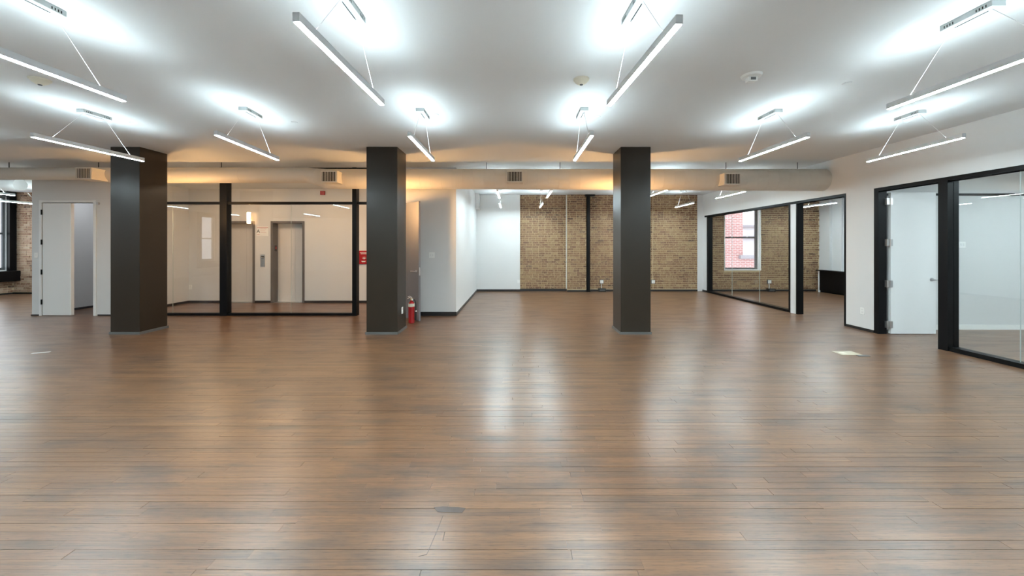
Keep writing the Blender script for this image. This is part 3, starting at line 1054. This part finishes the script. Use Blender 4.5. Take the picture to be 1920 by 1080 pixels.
def make_pendant():
    r = thing('pendant_light', (0, 0, 0), '', 'pendant light', 'linear pendant lights')
    can = MB().box(-0.05, 0.05, -0.155, 0.155, -0.042, 0.0, bevel=0.003).build('canopy', M_canopy, r)
    m = MB()
    m.box(-0.004, 0.004, -0.10, 0.10, -0.0435, -0.042)
    for s in (-1, 1):
        for k in range(4):
            for e in (-1, 1):
                yy = e * (0.07 + 0.018 * k)
                m.box(s * 0.0500, s * 0.0512, yy - 0.003, yy + 0.003, -0.034, -0.016)
    m.build('vent_slots', M_dark, can)
    hb = MB()
    hb.box(-0.019, -0.0165, -BL / 2, BL / 2, BZ + 0.004, BZ + 0.052)
    hb.box(0.0165, 0.019, -BL / 2, BL / 2, BZ + 0.004, BZ + 0.052)
    hb.box(-0.0165, 0.0165, -BL / 2, BL / 2, BZ + 0.02, BZ + 0.036)
    hb.build('housing', M_alu, r)
    MB().box(-0.0160, 0.0160, -BL / 2 + 0.003, BL / 2 - 0.003, BZ, BZ + 0.0195).build('diffuser', M_led_dn, r)
    MB().box(-0.0160, 0.0160, -BL / 2 + 0.003, BL / 2 - 0.003, BZ + 0.0365, BZ + 0.048).build('uplight', M_led_up, r)
    for s in (-1, 1):
        MB().box(-0.0192, 0.0192, s * BL / 2, s * (BL / 2 + 0.004), BZ + 0.002, BZ + 0.052).build('end_cap', M_alu, r)
        MB().tube((0, s * 0.12, -0.042), (0, s * 0.42, BZ + 0.048), 0.0019, n=6).build('cable', M_cable, r)
    # slack power cord looping below the canopy
    MB().path([(0.0, -0.10, -0.042), (0.006, -0.10, -0.075), (0.010, -0.07, -0.088), (0.010, 0.05, -0.094), (0.004, 0.085, -0.075), (0.0, 0.09, -0.042)], 0.0014, n=6).build('power_cord', M_cable, r)
    return r


PEND = [
    # x, y centre, rotation deg, label
    (-3.285, 2.50, 0, 'near pendant light cut by the left edge, over the leftmost smoke detector'),
    (-1.165, 2.58, -1.8, 'near pendant light left of centre, end cap towards the viewer'),
    (0.855, 2.60, 4.0, 'near pendant light right of centre, beside the ivory smoke detector'),
    (3.32, 2.68, 0, 'near pendant light running out at the right edge'),
    (-5.36, 4.69, -2.0, 'leftmost pendant light of the second row, overlapping the left column'),
    (-3.32, 4.62, 4.0, 'second pendant light from the left in the second row'),
    (-1.17, 4.66, 0, 'third pendant light from the left in the second row, by the middle column'),
    (0.845, 4.64, 0, 'fourth pendant light from the left in the second row, by the right column'),
    (3.245, 4.69, 2.0, 'fifth pendant light from the left in the second row, before the right glass wall'),
    (5.06, 4.72, -2.5, 'rightmost pendant light of the second row, beside the right wall'),
    (-0.40, 8.80, 0, 'left pendant light in the back hall nearest to the duct'),
    (-0.45, 11.1, 0, 'left pendant light in the back hall nearest to the back wall'),
    (0.80, 8.70, 0, 'pendant light in the back hall just below the duct, before the brick'),
    (0.785, 11.1, 0, 'pendant light in the back hall hanging before the left brick bay'),
    (3.30, 8.42, 0, 'pendant light in the back hall just right of the right column'),
    (5.07, 11.05, 0, 'pendant light in the back hall before the right end of the brick'),
    (5.14, 8.82, 0, 'pendant light in the back hall above the glass panel of the office'),
    (9.07, 10.98, 0, 'pendant light inside the glazed back office'),
    (-12.1, 8.30, 0, 'nearer pendant light at the far left, in front of the white duct'),
    (-14.0, 10.35, 0, 'farther pendant light at the far left, before the pinkish brick'),
]
BEH = 'linear pendant light added out of view for its light'  # unseen pendants added for their light, some continuing the rows
for x in (-5.36, 5.10):
    PEND.append((x, 2.60, 0, BEH))
for y in (0.5, -1.6, -3.8):
    for x in (-5.36, -3.3, -1.17, 0.845, 3.25, 5.1):
        PEND.append((x, y, 0, BEH))
for (x, y) in ((-8.0, 4.7), (-10.6, 4.7), (-8.0, 1.5), (-11, 1.5), (-13.5, 4.7), (7.6, 4.6), (9.0, 5.25), (9.4, 3.4), (8.4, 1.5), (7.4, 2.8), (3.29, 11.05), (7.3, 9.6), (7.5, 8.0), (9.2, 8.6), (-13.0, 10.6), (-11.6, 10.2)):  # extra unseen pendants, added mainly to brighten the offices and far left
    PEND.append((x, y, 0, BEH))
proto = make_pendant()
for i, (x, y, a, lab) in enumerate(PEND):
    o = proto if i == 0 else copy_tree(proto)
    o.location = (x, y, H)
    o.rotation_euler = (0, 0, math.radians(a))
    o['label'] = lab
    if lab == BEH:
        o['group'] = 'linear pendant lights added out of view'

# ------------------------------------------------------------------ ceiling devices
for (px, py, lab) in ((1090, 154, 'ivory smoke detector on the ceiling right of centre'),
                      (75, 154, 'ivory smoke detector on the ceiling at the far left')):
    Y = (H - 0.03 - CAMZ) * F / (VY - py)
    x = (px - VX) / F * Y
    r = thing('smoke_detector', (x, Y, H), lab, 'smoke detector', 'ceiling smoke detectors')
    MB().lathe([(0.078, -0.014), (0.080, 0.0)], (x, Y, H), n=28).build('mounting_base', M_ivory, r, smooth=True)
    MB().lathe([(0.028, -0.056), (0.032, -0.052), (0.058, -0.036), (0.072, -0.014)], (x, Y, H), n=28).build('dome', M_ivory, r, smooth=True)
    MB().lathe([(0.012, -0.064), (0.018, -0.056)], (x, Y, H), n=16).build('sensor_cap', M_sash, r)
Y = (H - 0.03 - CAMZ) * F / (VY - 147)
x = (1409 - VX) / F * Y
r = thing('ceiling_strobe', (x, Y, H), 'white round ceiling strobe right of the ivory detector', 'alarm')
MB().lathe([(0.085, -0.02), (0.095, 0.0)], (x, Y, H), n=28).build('mounting_base', M_plate, r, smooth=True)
MB().box(x - 0.045, x + 0.045, Y - 0.03, Y + 0.03, H - 0.065, H - 0.02, bevel=0.008).build('lens', M_plate, r)
MB().box(x - 0.025, x + 0.025, Y - 0.032, Y - 0.03, H - 0.055, H - 0.03).build('flash_window', M_sash, r)
for i, (px, py, lab) in enumerate(((1588, 156, 'small flat sprinkler cover at the right of the ceiling'),
                       (250, 230, 'small flat sprinkler cover near the leftmost second-row light'),
                       (552, 229, 'small flat sprinkler cover near the second light from the left'),
                       (817, 215, 'small flat sprinkler cover beside the third light canopy'),
                       (1120, 219, 'small flat sprinkler cover beside the fourth light canopy'))):
    Y = (H - CAMZ) * F / (VY - py)
    x = (px - VX) / F * Y
    tag(MB().lathe([(0.034, -0.008), (0.040, -0.004), (0.040, 0.0)], (x, Y, H), n=24).build('sprinkler_cover', M_ceil, smooth=True), lab, 'sprinkler', 'sprinkler covers')

# ------------------------------------------------------------------ wall plates, pipes, small fixtures
def plate(name, cx, cy, cz, facing, lab, cat, wdt=0.075, hgt=0.118, slots=True):
    n = {'-Y': (0, -1), '-X': (-1, 0), '+X': (1, 0)}[facing]
    r = thing(name, (cx, cy, cz), lab, cat, 'wall plates')
    def bx(u0, u1, d0, d1, z0, z1, nm, m, bev=0.0, par=r):
        if n[0] == 0:
            return MB().box(cx + u0, cx + u1, cy - d1, cy - d0, cz + z0, cz + z1, bevel=bev).build(nm, m, par)
        s = n[0]
        return MB().box(cx + s * d0, cx + s * d1, cy + u0, cy + u1, cz + z0, cz + z1, bevel=bev).build(nm, m, par)
    bx(-wdt / 2, wdt / 2, 0.0, 0.007, -hgt / 2, hgt / 2, 'faceplate', M_plate, 0.002)
    if slots:
        for s in (-1, 1):
            bx(-0.017, 0.017, 0.007, 0.0095, s * 0.024 - 0.014, s * 0.024 + 0.014, 'socket', M_socket)
    else:
        k = max(1, int(wdt / 0.05))
        for q in range(k):
            u = (q - (k - 1) / 2) * 0.045
            bx(u - 0.012, u + 0.012, 0.007, 0.012, -0.025, 0.025, 'rocker', M_socket)
    return r


plate('wall_outlet', -2.010, 6.54, 0.363, '+X', 'white outlet low on the side of the middle column', 'outlet')
plate('light_switch', -1.80, YF, 1.31, '-Y', 'double light switch on the wall end beside the grey door', 'switch', 0.118, 0.118, False)
plate('light_switch', -10.345, YF, 1.31, '-Y', 'light switch left of the closet leaf', 'switch', 0.07, 0.11, False)
plate('wall_outlet', XR, 6.60, 0.345, '-X', 'outlet on the right wall between doorway and white door', 'outlet')
plate('light_switch', 7.93, 6.64, 1.53, '-Y', 'left light switch on the office partition behind glass', 'switch', 0.07, 0.11, False)
plate('light_switch', 8.06, 6.64, 1.53, '-Y', 'right light switch on the office partition behind glass', 'switch', 0.118, 0.11, False)
plate('wall_outlet', 7.92, 6.64, 0.30, '-Y', 'outlet low on the office partition behind glass', 'outlet')
plate('wall_outlet', 0.115, YB - 0.06, 0.335, '-Y', 'outlet at the edge of the white plaster beside the brick', 'outlet', 0.075, 0.10)
plate('wall_outlet', -0.62 + XH * 0 - 7.98, YLB, 0.42, '-Y', 'outlet low on the lobby wall behind the left glass', 'outlet')
# surface outlets on the brick with their conduits
for (x, lab, full, par) in ((2.87, 'boxed outlet on the brick beside the black pipe', False, 0),
                            (4.58, 'boxed outlet on the brick behind the right column, fed by a ceiling conduit', True, 0),
                            (8.44, 'boxed outlet on the office brick below the sash window', False, 0)):
    z = 0.32
    r = thing('surface_outlet', (x, YB - 0.014, z), lab, 'outlet', 'surface outlets on brick')
    MB().box(x - 0.065, x + 0.065, YB - 0.055, YB - 0.012, z - 0.065, z + 0.065, bevel=0.004).build('back_box', M_sash, r)
    MB().box(x - 0.052, x + 0.052, YB - 0.062, YB - 0.055, z - 0.052, z + 0.052, bevel=0.002).build('faceplate', M_plate, r)
    for s in (-1, 1):
        MB().box(x - 0.016, x + 0.016, YB - 0.065, YB - 0.062, z + s * 0.024 - 0.014, z + s * 0.024 + 0.014).build('socket', M_socket, r)
    if full:
        MB().tube((x - 0.01, YB - 0.03, z + 0.06), (x - 0.01, YB - 0.03, H), 0.011).build('conduit', M_mortar, r)
        MB().tube((x, YB - 0.03, 0.06), (x, YB - 0.03, z - 0.06), 0.011).build('conduit', M_mortar, r)
    else:
        MB().tube((x, YB - 0.03, 0.10), (x, YB - 0.03, z - 0.06), 0.010).build('conduit', M_alu, r)
for (x, lab) in ((2.87, 'black floor box under the outlet beside the black pipe'), (8.46, 'grey floor box under the office outlet')):
    r = thing('floor_power_box', (x, YB - 0.09, 0), lab, 'power box', 'power boxes at the wall')
    MB().box(x - 0.12, x + 0.12, YB - 0.15, YB - 0.03, 0, 0.10, bevel=0.006).build('case', M_rubber, r)
    MB().box(x - 0.08, x + 0.08, YB - 0.153, YB - 0.15, 0.03, 0.07).build('socket_strip', M_sash, r)
r = thing('black_pipe', (2.41, 12.13, 0), 'black vertical pipe standing in front of the brick wall', 'pipe')
MB().tube((2.41, 12.13, 0), (2.41, 12.13, H - 0.03), 0.058, n=24).build('pipe', M_black, r, smooth=True)
MB().lathe([(0.075, 0), (0.075, 0.03), (0.06, 0.04)], (2.41, 12.13, 0), n=24).build('collar', M_black, r, smooth=True)
MB().box(2.30, 2.62, 12.07, 12.19, H - 0.06, H, bevel=0.004).build('head_flange', M_black, r)
r = thing('white_conduit', (1.70, 12.20, 0), 'thin pale conduit running up beside the brick pier', 'conduit')
MB().tube((1.695, 12.20, 0.08), (1.695, 12.20, H), 0.014, n=10).build('pipe', M_plate, r)
for z in (0.5, 1.5, 2.5):
    MB().box(1.665, 1.725, 12.205, 12.25, z, z + 0.02).build('clamp', M_steel, r)
r = thing('pipe_chase', (XH + 0.10, YB - 0.3, 2.7), 'small white boxed chase in the upper corner of the back hall', 'chase')
MB().box(XH, XH + 0.11, YB - 0.45, YB - 0.06, 2.72, H, bevel=0.003).build('box', M_white, r)
MB().box(XH, XH + 0.13, YB - 0.47, YB - 0.06, 2.70, 2.72).build('bottom_plate', M_plate, r)
tag(MB().box(-9.02, -8.97, YF - 0.035, YF, 2.40, 2.45, bevel=0.006).build('door_sensor', M_steel), 'tiny sensor on the wall right of the closet opening', 'sensor')

# ------------------------------------------------------------------ black cabinet of the back office
r = thing('window_bench', (10.05, 10.9, 0), 'long black cabinet along the white wall of the back office', 'cabinet')
MB().box(9.965, 10.11, 8.6, 12.05, 0.06, 0.69, bevel=0.004).build('body', M_cabinet, r)
MB().box(9.90, 10.12, 8.56, 12.13, 0.69, 0.725, bevel=0.004).build('top', M_cabinet, r)
MB().box(9.945, 10.11, 12.052, 12.085, 0.0, 0.69).build('side_panel', M_plate, r)
MB().box(9.99, 10.11, 8.6, 12.05, 0.0, 0.06).build('plinth', M_black, r)

# ------------------------------------------------------------------ on the floor
r = thing('floor_outlet', (4.67, 5.16, 0), 'beige floor outlet plate let into the boards at the right', 'floor outlet')
MB().box(4.52, 4.80, 5.08, 5.26, 0.0, 0.006, bevel=0.002).build('plate', M_beige, r)
MB().box(4.70, 4.85, 5.02, 5.08, 0.0, 0.005, bevel=0.001).build('lid', M_sash, r)
MB().box(4.56, 4.64, 5.14, 5.20, 0.006, 0.008).build('socket_cover', M_ivory, r)
Y = 5.2
x = (77 - VX) / F * Y
m = MB()
m.box(-0.09, 0.09, -0.02, 0.02, 0.0, 0.004, bevel=0.001, m=Matrix.Translation((x, Y, 0)) @ Matrix.Rotation(math.radians(25), 4, 'Z'))
tag(m.build('paper_scrap', M_plate), 'small white scrap lying on the floor at the far left', 'scrap')
